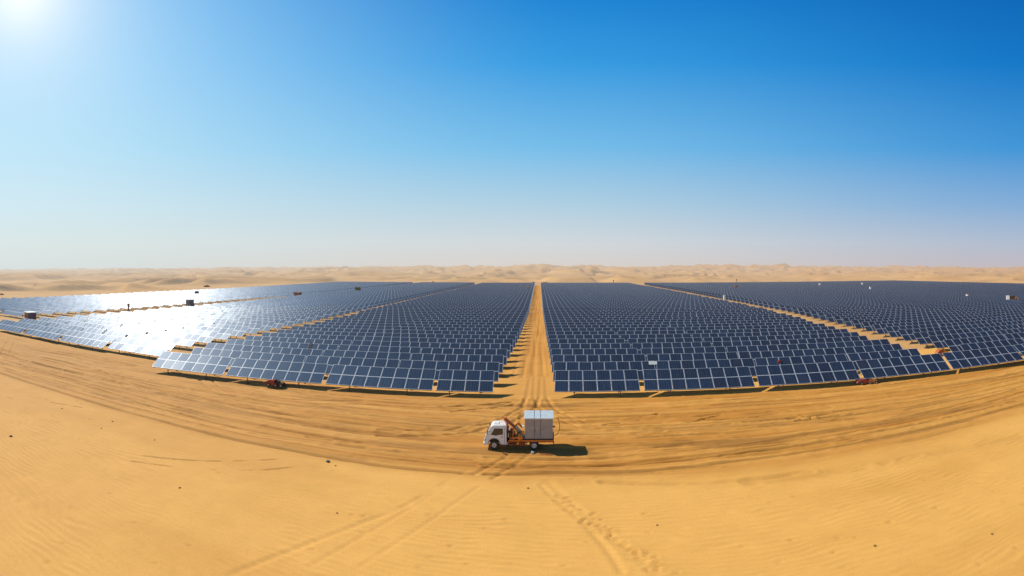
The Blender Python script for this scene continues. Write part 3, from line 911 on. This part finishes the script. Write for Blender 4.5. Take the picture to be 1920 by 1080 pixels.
# folding crane behind the cab
b = MB(); b.box(-3.22,-2.55,-.55,.55,1.16,1.62); b.tube([(-2.9,0,1.6),(-2.9,0,2.15)], .24, 16); b.box(-3.1,-2.7,-1.1,1.1,1.18,1.42)
b.build('crane_base', M['rust'], TK, bevel=.02)
b = MB(); b.bar((-3.12,-.28,1.75),(-3.66,-.30,3.30),.24,.26); b.bar((-3.12,-.05,1.75),(-3.66,-.05,3.25),.08,.14); b.box(-3.8,-3.52,-.42,.05,3.12,3.42)
b.build('crane_mast', M['orange'], TK, bevel=.02)
b = MB(); b.bar((-3.66,-.52,3.34),(-2.05,-.62,2.02),.22,.30); b.bar((-3.60,-.78,3.22),(-2.3,-.80,2.12),.05,.10)
b.build('crane_boom', M['rust'], TK, bevel=.02)
b = MB(); b.bar((-2.45,-.64,2.42),(-1.72,-.68,1.72),.32,.38); b.build('boom_sleeve', M['hydraulic'], TK, bevel=.03)
b = MB(); b.bar((-3.3,.35,1.5),(-2.2,.35,2.6),.16,.20); b.bar((-2.2,.35,2.6),(-1.7,.30,2.1),.16,.20); b.build('rear_jib', M['orange'], TK, bevel=.02)
b = MB(); b.tube([(-3.35,-.72,1.35),(-3.45,-.60,2.2)], .085, 12, 0); b.tube([(-3.45,-.60,2.2),(-3.55,-.48,3.0)], .045, 12, 1)
b.tube([(-2.75,-.85,1.3),(-2.65,-.85,2.2)], .09, 12, 0); b.tube([(-2.5,-.7,1.4),(-1.8,-.72,1.9)], .07, 12, 0)
b.build('hydraulic_ram', [M['yellow'], M['lamp']], TK, smooth=True)
b = MB(); b.tube([(-2.05,-.95,1.62),(-1.95,-1.0,1.62)], .20, 18); b.tube([(-1.75,-.7,1.95),(-1.55,-.7,1.95)], .24, 18); b.box(-2.2,-1.75,-1.05,-.6,1.17,1.5)
b.build('winch_drum', M['yellow'], TK, bevel=.0, smooth=True)
MB().box(-3.22,-2.9,-1.05,-.65,1.42,1.95).build('valve_box', M['chassis'], TK, bevel=.02); MB().box(-2.3,-1.95,-.3,.3,1.17,1.75).build('valve_box', M['chassis'], TK, bevel=.02)
MB().box(-3.18,-3.0,-1.0,-.8,2.15,2.42).build('hook_block', M['lamp'], TK, bevel=.04); MB().box(-1.75,-1.50,-.5,-.1,2.25,2.5).build('work_lamp', M['lamp'], TK, bevel=.04)
b = MB()
for i in range(7):
    x = -3.2 + .25*i
    b.tube([(x,-.9,1.4),(x+.15,-1.0,1.9+.1*(i%3)),(x+.45,-.9,2.0),(x+.6,-.8,1.5)], .022, 6)
b.build('hose', M['black'], TK, smooth=True)
b = MB()
for (x, z, s_) in ((-2.62,1.30,.16),(-2.30,1.34,.14),(-1.75,1.32,.15),(-2.0,1.22,.10)):
    b.box(x-s_,x+s_,-1.08,-.8,z-.1,z+.14)
b.build('stabiliser_box', M['orange'], TK, bevel=.03)
b = MB()
pts = [(1.86 + .62*math.sin(t)*1.0, -.35, 2.45 - 1.05*math.cos(t)) for t in [R(a) for a in range(12, 168, 12)]]
b.tube(pts, .035, 8); b.tube([(1.7,-.35,1.4),pts[0]], .035, 8); b.box(1.68,1.95,-.5,-.25,2.35,2.5)
b.build('guide_hoop', M['rust'], TK, smooth=True)
b = MB(); b.box(1.70,1.80,-1.0,-.9,1.14,2.0); b.build('rear_post', M['black'], TK)

# bits of kit lying in the sand below the rear wheel
o = MB().box(-.18,.18,-.12,.12,0,.14).box(-.10,.05,-.2,.1,.10,.22).build('wheel_chock', M['lamp'], bevel=.03, loc=(-.55, 57.9, .03))
tag(o, 'pale wheel chock lying on the sand beside the truck rear wheel', 'wheel chock')
o = MB().tube([(0,0,.04),(.5,-.06,.05),(.9,-.2,.05),(1.3,-.22,.04)], .045, 8).build('tow_bar', M['rust'], loc=(.2, 57.7, .03), smooth=True)
tag(o, 'short rusty tow bar lying on the sand under the truck tail', 'tow bar')

# ------------------------------------------------------------------ machines working below the panels
def crawler(name, x, y, rz, L, Hh, front_mat, rear_mat, label, cat, cabh=0):
    root = empty(name, (x, y, .03), rz); tag(root, label, cat)
    b = MB()
    pr = [(-L/2,.32),(-L/2,.62*Hh),(-L*.30,.95*Hh),(-L*.05,.95*Hh),(0,.75*Hh),(0,.32)]
    vs = [(p[0],-.62,p[1]) for p in pr] + [(p[0],.62,p[1]) for p in pr]; n = len(pr)
    b.add(vs, [tuple(range(n)), tuple(range(2*n-1,n-1,-1))] + [(i,(i+1)%n,n+(i+1)%n,n+i) for i in range(n)])
    b.build('hood', front_mat, root, bevel=.05, smooth=True)
    b = MB(); b.box(0,L*.46,-.5,.5,.34,.62*Hh); b.box(L*.08,L*.22,-.4,.4,.6*Hh,.85*Hh); b.build('engine', rear_mat, root, bevel=.03)
    b = MB(); b.bar((L*.05,-.45,.6*Hh),(L*.05,-.45,Hh+cabh),.05,.05); b.bar((L*.05,.45,.6*Hh),(L*.05,.45,Hh+cabh),.05,.05)
    b.bar((L*.05,-.45,Hh+cabh),(L*.05,.45,Hh+cabh),.05,.05); b.bar((L*.05,-.45,Hh+cabh),(L*.40,-.45,.6*Hh),.05,.05); b.bar((L*.05,.45,Hh+cabh),(L*.40,.45,.6*Hh),.05,.05)
    b.build('roll_bar', M['chassis'], root)
    for wx in (-L*.32, L*.08, L*.38):
        for sg in (-1,1):
            w = MB(); w.lathe_y((wx, sg*.66, .30), [(-.12,.18),(-.12,.27),(-.06,.30),(.06,.30),(.12,.27),(.12,.18)], 20)
            wo = w.build('wheel', M['rubber'], root, smooth=True)
            MB().lathe_y((wx, sg*.66, .30), [(-.125,.12),(.125,.12)], 14).build('rim', M['rim'], wo)
    b = MB(); b.box(-L*.06,L*.02,-.25,.25,.75*Hh,.82*Hh); b.box(L*.0,L*.04,-.25,.25,.8*Hh,1.05*Hh); b.build('seat', M['black'], root, bevel=.02)
    MB().box(-L/2-.12,-L/2+.02,-.55,.55,.22,.42).build('bumper', M['chassis'], root, bevel=.02)
    for sg in (-1,1): MB().box(-L/2-.02,-L/2+.03,sg*.3-.07,sg*.3+.07,.48*Hh,.58*Hh).build('headlight', M['lamp'], root)
    return root
x, y = on_ground(517, 724.5)
crawler('utility_buggy', x, y, math.atan2(.075,1), 3.3, 1.1, M['red'], M['chassis'],
        'dark red utility buggy parked under the front row left of the track', 'utility buggy')
x, y = on_ground(1625, 720.5)
crawler('utility_buggy', x, y, -.2, 3.9, .95, M['red'], M['orange'],
        'bright red and black buggy parked under the front row at right', 'utility buggy')
x, y = on_ground(1764, 668)
tr_ = crawler('compact_tractor', x+.6, y+.2, -.2, 3.0, 1.5, M['rust'], M['yellow'],
        'brown and orange tractor in the sandy gap behind the right front row', 'tractor', cabh=.5)

# small red pump where a panel is missing, white cover sheet on a panel
o = MB().box(-.5,.5,-.45,.45,0,.9).box(-.3,.3,-.3,.3,.9,1.2).build('pump_box', M['red'], bevel=.05)
def on_table(px, row, blk, s, lift=.06):
    """a place s metres up the slope of the table that stands on a bearing"""
    th = (px-CX)/F_PX; best = None
    for t in tables:
        if t[4] == row and t[5] == blk:
            dd = abs(math.atan2(t[0], t[1]+s*cs) - th)
            if best is None or dd < best[0]: best = (dd, t)
    t = best[1]
    yy = t[1] + s*cs; x = math.tan(th)*yy
    y0 = t[1] + (x - t[0])*math.tan(t[2])
    return x, y0 + s*cs, Z0 + s*sn, t[2]
x, y, z, a = on_table(1227, 1, 'R', 4.25)
o.location = on_table(1464, 1, 'R', 3.6)[:3]; o.location.z = 2.62; o.scale = (.55,.5,.5); o.rotation_euler = (TILT,0,-.14)
tag(o, 'small red junction box clamped on a panel of the second row at right', 'junction box')
w = MB(); w.box(-.75,.75,-.42,.42,0,.04); w.box(-.62,.62,-.50,-.42,0,.035)
o = w.build('cover_sheet', M['roofsheet'], bevel=.01); o.location = (x, y, z+.03); o.rotation_euler = (TILT, 0, a)
tag(o, 'pale cover sheet lying on a dark panel right of the central track', 'cover sheet')
def rung(px, row, blk, s, L, name, label, cat, mat):
    x, y, z, a = on_table(px, row, blk, s)
    mb = MB(); mb.bar((-.28,-L/2,.05),(-.28,L/2,.05),.07,.05); mb.bar((.28,-L/2,.05),(.28,L/2,.05),.07,.05)
    for k in range(6): mb.bar((-.28, -L/2+L*(k+.5)/6, .05), (.28, -L/2+L*(k+.5)/6, .05), .06, .04)
    o = mb.build(name, mat); o.location = (x, y, z+.03); o.rotation_euler = (TILT, 0, a-.12); tag(o, label, cat)
rung(580, 3, 'L', 3.9, 1.9, 'service_ladder', 'dark ladder lying on a blue panel left of the central track', 'ladder', M['black'])
rung(196, 1, 'A', 3.9, 1.9, 'service_ladder', 'dark ladder lying on a pale panel at far left', 'ladder', M['black'])

# ------------------------------------------------------------------ cabins and plant standing among the rows
def cabin(name, x, y, w, d, h, wall, roof, label, cat, rz=0.0, plinth=.5, doors=True):
    root = empty(name, (x, y, 0), rz); tag(root, label, cat)
    MB().box(-w/2-.15,w/2+.15,-d/2-.15,d/2+.15,-.3,plinth).build('plinth', M['concrete'], root)
    bd = MB().box(-w/2,w/2,-d/2,d/2,plinth,h).build('wall', wall, root, bevel=.03)
    MB().box(-w/2-.2,w/2+.2,-d/2-.2,d/2+.2,h,h+.22).build('roof', roof, root, bevel=.03)
    if doors:
        for sg in (-1,1):
            dd = MB().box(sg*w*.22-w*.17, sg*w*.22+w*.17, -d/2-.04, -d/2+.01, plinth+.1, h-.5).build('door', wall, root)
            lv = MB()
            for k in range(5): lv.box(sg*w*.22-w*.12, sg*w*.22+w*.12, -d/2-.07, -d/2-.03, h-1.5+k*.16, h-1.42+k*.16)
            lv.build('vent', M['cabinet_dark'], dd)
    return root
GP = 'cabins standing among the solar rows'
c = cabin('equipment_cabin', *at_range(57, 184), 4.0, 3.0, 5.1, M['brownshed'], M['roofsheet'],
      'brown equipment cabin with pale roof at the far left gap', 'cabin', rz=-.3); c['group'] = GP
c = cabin('equipment_cabin', *at_range(356, 250), 2.9, 2.6, 5.6, M['greyshed'], M['greyshed'],
      'grey square cabin standing in the white glare', 'cabin', rz=-.3); c['group'] = GP
c = cabin('equipment_cabin', *at_range(558, 352), 4.3, 3.0, 4.7, M['brownshed'], M['rust'],
      'brown cabin at the end of the dashed left gap', 'cabin', rz=-.2); c['group'] = GP
c = cabin('equipment_cabin', *at_range(671, 425), 3.6, 3.0, 5.6, M['khaki'], M['khaki'],
      'khaki box-like cabin among distant left rows', 'cabin'); c['group'] = GP
c = cabin('equipment_cabin', *at_range(1380, 500), 3.0, 2.6, 4.6, M['clod'], M['yellow'],
      'tan cabin alone among distant right rows', 'cabin'); c['group'] = GP
c = cabin('equipment_cabin', *at_range(369, 372), 2.2, 2.0, 4.6, M['greyshed'], M['brownshed'],
      'small dark cabin behind the grey square cabin in the glare', 'cabin'); c['group'] = GP
c = cabin('equipment_cabin', *at_range(1000.5, 700), 2.8, 2.4, 3.2, M['brownshed'], M['brownshed'],
      'tiny brown hut left of the far end of the track', 'cabin', doors=False); c['group'] = GP
c = cabin('equipment_cabin', *at_range(1022, 700), 6.5, 2.4, 2.9, M['brownshed'], M['brownshed'],
      'long low hut right of the far end of the track', 'cabin', doors=False); c['group'] = GP
for (px, rr_, w, h, lab) in ((1358, 313, 1.5, 5.3, 'white kiosk beside the right sandy gap'),
                             (1537, 560, 2.2, 5.6, 'tiny white kiosk far right of the field middle'),
                             (1617, 585, 2.0, 5.6, 'distant white kiosk near the back edge at right'),
                             (1632, 455, 1.9, 5.4, 'bright white kiosk in front of the distant back-edge kiosk'),
                             (1814, 338, 2.2, 4.8, 'pinkish white kiosk left of the container truck')):
    w *= .7; k = cabin('white_kiosk', *at_range(px, rr_), w, w, h-.6, M['white'], M['white'] if px != 1814 else M['rust'], lab, 'kiosk', doors=False)
    k['group'] = 'white kiosks among the right rows'
for (px, rr_, h, lab) in ((241, 218, 6.0, 'dark slim mast in the far left gap'), (812, 655, 5.5, 'thin dark mast at the back edge left of the track'),
                          (1150, 690, 6.2, 'thin dark mast at the back edge right of the track'), (1381, 745, 6.5, 'slim mast on the back edge behind the tan cabin')):
    x, y = at_range(px, rr_); w = .5 if px == 241 else .9
    mb = MB(); mb.box(-w*.35,w*.35,-.3,.3,-.2,h); mb.box(-w*.7,w*.7,-.35,.35,h-1.3,h); mb.box(-w,w,-.6,.6,-.2,.3)
    o = mb.build('control_mast', M['brownshed'], bevel=.04); o.location = (x, y, 0); tag(o, lab, 'mast', 'control masts')
# dark round tank left of the track far end
x, y = at_range(990, 460); root = empty('water_tank', (x, y, 0)); tag(root, 'round dark water tank left of the track far end', 'water tank')
n = 20; mb = MB(); mb.tube([(-1.6,0,3.6),(-1.3,0,3.6),(1.3,0,3.6),(1.6,0,3.6)], [.7,1.45,1.45,.7], 20); mb.build('tank', M['brownshed'], root, smooth=True)
mb = MB(); [MB().bar((sx_*1.0, sy_*.8, -.2), (sx_*.9, sy_*.6, 2.6), .16, .16).build('leg', M['steel'], root) for sx_ in (-1,1) for sy_ in (-1,1)]
# container truck at far right
x, y = at_range(1897, 296); root = empty('container_truck', (x, y, 0), -.75); tag(root, 'container truck with white box and orange cab at far right', 'truck')
MB().box(-3.0,-1.4,-1.25,1.25,1.2,5.4).build('white_box', M['white'], root, bevel=.04)
MB().box(-1.35,1.6,-1.25,1.25,1.2,5.3).build('dark_box', M['chassis'], root, bevel=.04)
mb = MB(); pr = [(1.7,.7),(1.7,4.6),(2.6,4.6),(3.4,3.4),(3.5,.7)]
vs = [(p[0],-1.2,p[1]) for p in pr]+[(p[0],1.2,p[1]) for p in pr]; n = 5
mb.add(vs, [tuple(range(n)), tuple(range(2*n-1,n-1,-1))]+[(i,(i+1)%n,n+(i+1)%n,n+i) for i in range(n)]); mb.build('cab', M['orange'], root, bevel=.06)
MB().box(2.0,2.8,-1.23,1.23,3.0,4.0).build('window', M['glass_dark'], root)
MB().box(-3.0,3.2,-.9,.9,.8,1.2).build('chassis', M['chassis'], root)
for wx in (-2.2,-.9,2.6):
    for sg in (-1,1): MB().lathe_y((wx, sg*1.1, .55), [(-.16,.35),(-.16,.5),(-.1,.55),(.1,.55),(.16,.5),(.16,.35)], 18).build('wheel', M['rubber'], root)

# ------------------------------------------------------------------ stones, clods and scrub
def lump(name, x, y, z, s, mat, label, cat, group=None, sq=.6):
    bm = bmesh.new(); bmesh.ops.create_icosphere(bm, subdivisions=3, radius=1)
    sd = random.random()*50
    for v in bm.verts:
        k = 1 + .55*(float(vnoise(np.array(v.co.x*1.7+sd), np.array(v.co.y*1.7+v.co.z*2.1), 5)) - .5) + .2*(float(vnoise(np.array(v.co.x*5+sd), np.array(v.co.y*5+v.co.z*4), 6))-.5)
        v.co = Vector((v.co.x*s*k*1.2, v.co.y*s*k, v.co.z*s*k*sq))
    me = bpy.data.meshes.new(name); bm.to_mesh(me); bm.free(); me.materials.append(mat)
    o = mesh_obj(name, me); o.location = (x, y, z); o.rotation_euler = (0,0,random.random()*6)
    tag(o, label, cat, group); return o
GS = 'stones and clods on the foreground sand'
def zat(x, y):
    i = int((x-X0)/DX); j = int((y-Ya)/DY)
    return float(Z[min(max(j,0),Z.shape[0]-1), min(max(i,0),Z.shape[1]-1)]) + .02
for (px, py, s, mt, lab) in (
    (615, 867, .34, 'rock', 'bluish dark stone alone on the sand left of the truck'),
    (990, 917, .15, 'clod', 'small brown clod on smooth sand below the truck'),
    (20, 818, .32, 'rock', 'dark flat stone near the left edge of the sand'),
    (211, 790, .20, 'clod', 'small clod beside the haul road at left'),
    (190, 803, .16, 'clod', 'smaller clod in front of its neighbour at left'),
    (116, 766, .20, 'clod', 'clod at the end of the thin crack at left'),
    (290, 826, .14, 'clod', 'flat pale brown clod above the dashed crack'),
    (337, 914, .16, 'clod', 'clod on rippled sand below the dashed crack'),
    (632, 962, .14, 'clod', 'clod on smooth sand left of the old wheel tracks'),
    (1232, 984, .15, 'clod', 'clod right of the footprints in the foreground'),
    (1640, 1024, .17, 'clod', 'clod in the lower right sand'),
    (1860, 1002, .15, 'clod', 'clod near the lower right edge of the sand'),
    (629, 874, .15, 'clod', 'brown clod just right of the bluish stone')):
    x, y = on_ground(px, py); s *= .62; lump('stone' if mt == 'rock' else 'sand_clod', x, y, zat(x,y)+s*.15, s, M[mt], lab, 'stone' if mt == 'rock' else 'clod', GS)
for (px, rr_, s, lab) in ((3, 420, 2.0, 'dark scrub bush beyond the far left rows'), (388, 640, 3.6, 'dark mound of scrub on the left dunes'),
                          (328, 760, 2.2, 'small scrub bush left of the dark scrub mound'), (66, 600, 2.0, 'low scrub on the pale dune at far left'),
                          (984, 1100, 3.0, 'scrub patch on the dune left of the track end'), (1030, 1000, 4.2, 'scrub patch on the dune right of the track end')):
    x, y = at_range(px, rr_)
    bm = bmesh.new()
    for k in range(420):
        a, bb, q = random.random()*6.28, random.random()**.5, random.random()
        c = Vector((math.cos(a)*bb*s*1.3, math.sin(a)*bb*s, q*s*.8*(1.05-bb)))
        u = Vector((random.gauss(0,1), random.gauss(0,1), random.gauss(0,1))).normalized()*s*.10
        w = Vector((random.gauss(0,1), random.gauss(0,1), random.gauss(0,1))).normalized()*s*.07
        bm.faces.new([bm.verts.new(c-u), bm.verts.new(c+w), bm.verts.new(c+u), bm.verts.new(c-w)])
    me = bpy.data.meshes.new('scrub_bush'); bm.to_mesh(me); bm.free(); me.materials.append(M['scrub'])
    o = mesh_obj('scrub_bush', me); o.location = (x, y, dune_z(x, y)); tag(o, lab, 'bush', 'scrub on the dunes')

# ------------------------------------------------------------------ light and sky
SUN_AZ, SUN_EL = -67.0, 43.0
sd = Vector((math.sin(R(SUN_AZ))*math.cos(R(SUN_EL)), math.cos(R(SUN_AZ))*math.cos(R(SUN_EL)), math.sin(R(SUN_EL))))
L = bpy.data.lights.new('sun', 'SUN'); L.energy = 5.0; L.angle = R(.6); L.color = (1.0, .90, .74)
so = bpy.data.objects.new('sun', L); COL.objects.link(so)
so.rotation_euler = (-sd).to_track_quat('-Z', 'Y').to_euler(); so.location = (-60, 40, 60)

W = bpy.data.worlds.new('World'); SC.world = W; W.use_nodes = True
nt = W.node_tree; nt.nodes.clear()
wo = nt.nodes.new('ShaderNodeOutputWorld'); bg = nt.nodes.new('ShaderNodeBackground')
sky = nt.nodes.new('ShaderNodeTexSky'); sky.sky_type = 'NISHITA'; sky.sun_disc = False
sky.sun_elevation = R(SUN_EL); sky.sun_rotation = R(SUN_AZ)
sky.air_density = 1.0; sky.dust_density = 1.6; sky.ozone_density = 2.2
tc = nt.nodes.new('ShaderNodeTexCoord')
nv = nt.nodes.new('ShaderNodeVectorMath'); nv.operation = 'NORMALIZE'; nt.links.new(tc.outputs['Generated'], nv.inputs[0])
sp = nt.nodes.new('ShaderNodeSeparateXYZ'); nt.links.new(nv.outputs[0], sp.inputs[0])
el = sp.outputs['Z']
def srgb(r, g, b):
    f = lambda c: (c/255/12.92) if c/255 <= .04045 else ((c/255+.055)/1.055)**2.4
    return (f(r), f(g), f(b))
# clear-air colours by height (unseen top darkened to deepen shadows), toward and away from the sun
away = ramp(nt, el, [(0, srgb(196,186,192)), (.05, srgb(176,188,208)), (.12, srgb(130,172,216)), (.22, srgb(58,148,216)), (.36, srgb(0,118,200)), (.46, srgb(0,102,184)), (.60, srgb(24,60,108)), (1, srgb(34,32,52))])
mid = ramp(nt, el, [(0, srgb(222,212,204)), (.05, srgb(212,218,222)), (.12, srgb(178,210,228)), (.22, srgb(120,192,236)), (.36, srgb(52,158,228)), (.46, srgb(16,132,214)), (.60, srgb(30,68,116)), (1, srgb(34,32,52))])
tow = ramp(nt, el, [(0, srgb(216,226,226)), (.05, srgb(216,230,230)), (.12, srgb(206,232,242)), (.22, srgb(184,228,248)), (.36, srgb(160,218,253)), (.46, srgb(134,206,252)), (.62, srgb(60,100,140)), (1, srgb(34,32,52))])
azn = math_n(nt, 'ARCTAN2', sp.outputs['X'], sp.outputs['Y'])
def az_f(a, b):
    mr = nt.nodes.new('ShaderNodeMapRange'); mr.interpolation_type = 'SMOOTHSTEP'
    nt.links.new(azn, mr.inputs[0]); mr.inputs[1].default_value = R(a); mr.inputs[2].default_value = R(b); return mr.outputs[0]
grad = mixc(nt, az_f(-62, 5), tow, mid)
grad = mixc(nt, az_f(-5, 62), grad, away)
# aureole around the sun
GL = Vector((math.sin(R(-55.5))*math.cos(R(28)), math.cos(R(-55.5))*math.cos(R(28)), math.sin(R(28))))
dt = nt.nodes.new('ShaderNodeVectorMath'); dt.operation = 'DOT_PRODUCT'; nt.links.new(nv.outputs[0], dt.inputs[0]); dt.inputs[1].default_value = GL
ang = math_n(nt, 'ARCCOSINE', math_n(nt, 'MINIMUM', dt.outputs['Value'], .99999))
gl = math_n(nt, 'POWER', 2.718, math_n(nt, 'MULTIPLY', math_n(nt, 'POWER', math_n(nt, 'DIVIDE', ang, .125), 1.1), -1.0))
grad = mixc(nt, math_n(nt, 'MULTIPLY', gl, .95, clamp=True), grad, (1.02, 1.04, 1.03))
core = math_n(nt, 'POWER', 2.718, math_n(nt, 'MULTIPLY', math_n(nt, 'POWER', math_n(nt, 'DIVIDE', ang, .07), 2.0), -1.0))
grad = mixc(nt, 1.0, grad, mixc(nt, core, (0,0,0), (.1,.1,.1)), 'ADD')
nis = nt.nodes.new('ShaderNodeVectorMath'); nis.operation = 'SCALE'; nt.links.new(sky.outputs[0], nis.inputs[0]); nis.inputs['Scale'].default_value = .10
skyc = mixc(nt, .95, nis.outputs[0], grad)
nt.links.new(skyc, bg.inputs[0]); bg.inputs[1].default_value = 1.0
nt.links.new(bg.outputs[0], wo.inputs[0])

# ------------------------------------------------------------------ camera: the drone's stitched panorama
cam = bpy.data.cameras.new('camera'); co_ = bpy.data.objects.new('camera', cam); COL.objects.link(co_); SC.camera = co_
co_.location = (0, 0, H_CAM); co_.rotation_euler = (R(90), 0, 0)
cam.type = 'PANO'; cam.clip_start = .1; cam.clip_end = 20000
pc = cam.cycles if hasattr(cam, 'cycles') and hasattr(cam.cycles, 'panorama_type') else cam
pc.panorama_type = 'CENTRAL_CYLINDRICAL'
pc.central_cylindrical_range_u_min = -CX/F_PX; pc.central_cylindrical_range_u_max = (1920-CX)/F_PX
pc.central_cylindrical_range_v_min = -(1080-CY)/F_PX; pc.central_cylindrical_range_v_max = CY/F_PX
pc.central_cylindrical_radius = 1.0
SC.render.engine = 'CYCLES'
SC.render.resolution_x, SC.render.resolution_y = 1024, 576
SC.cycles.use_denoising = True
SC.cycles.max_bounces = 6; SC.cycles.diffuse_bounces = 3; SC.cycles.glossy_bounces = 3
SC.view_settings.view_transform = 'Standard'; SC.view_settings.look = 'None'; SC.view_settings.exposure = 0
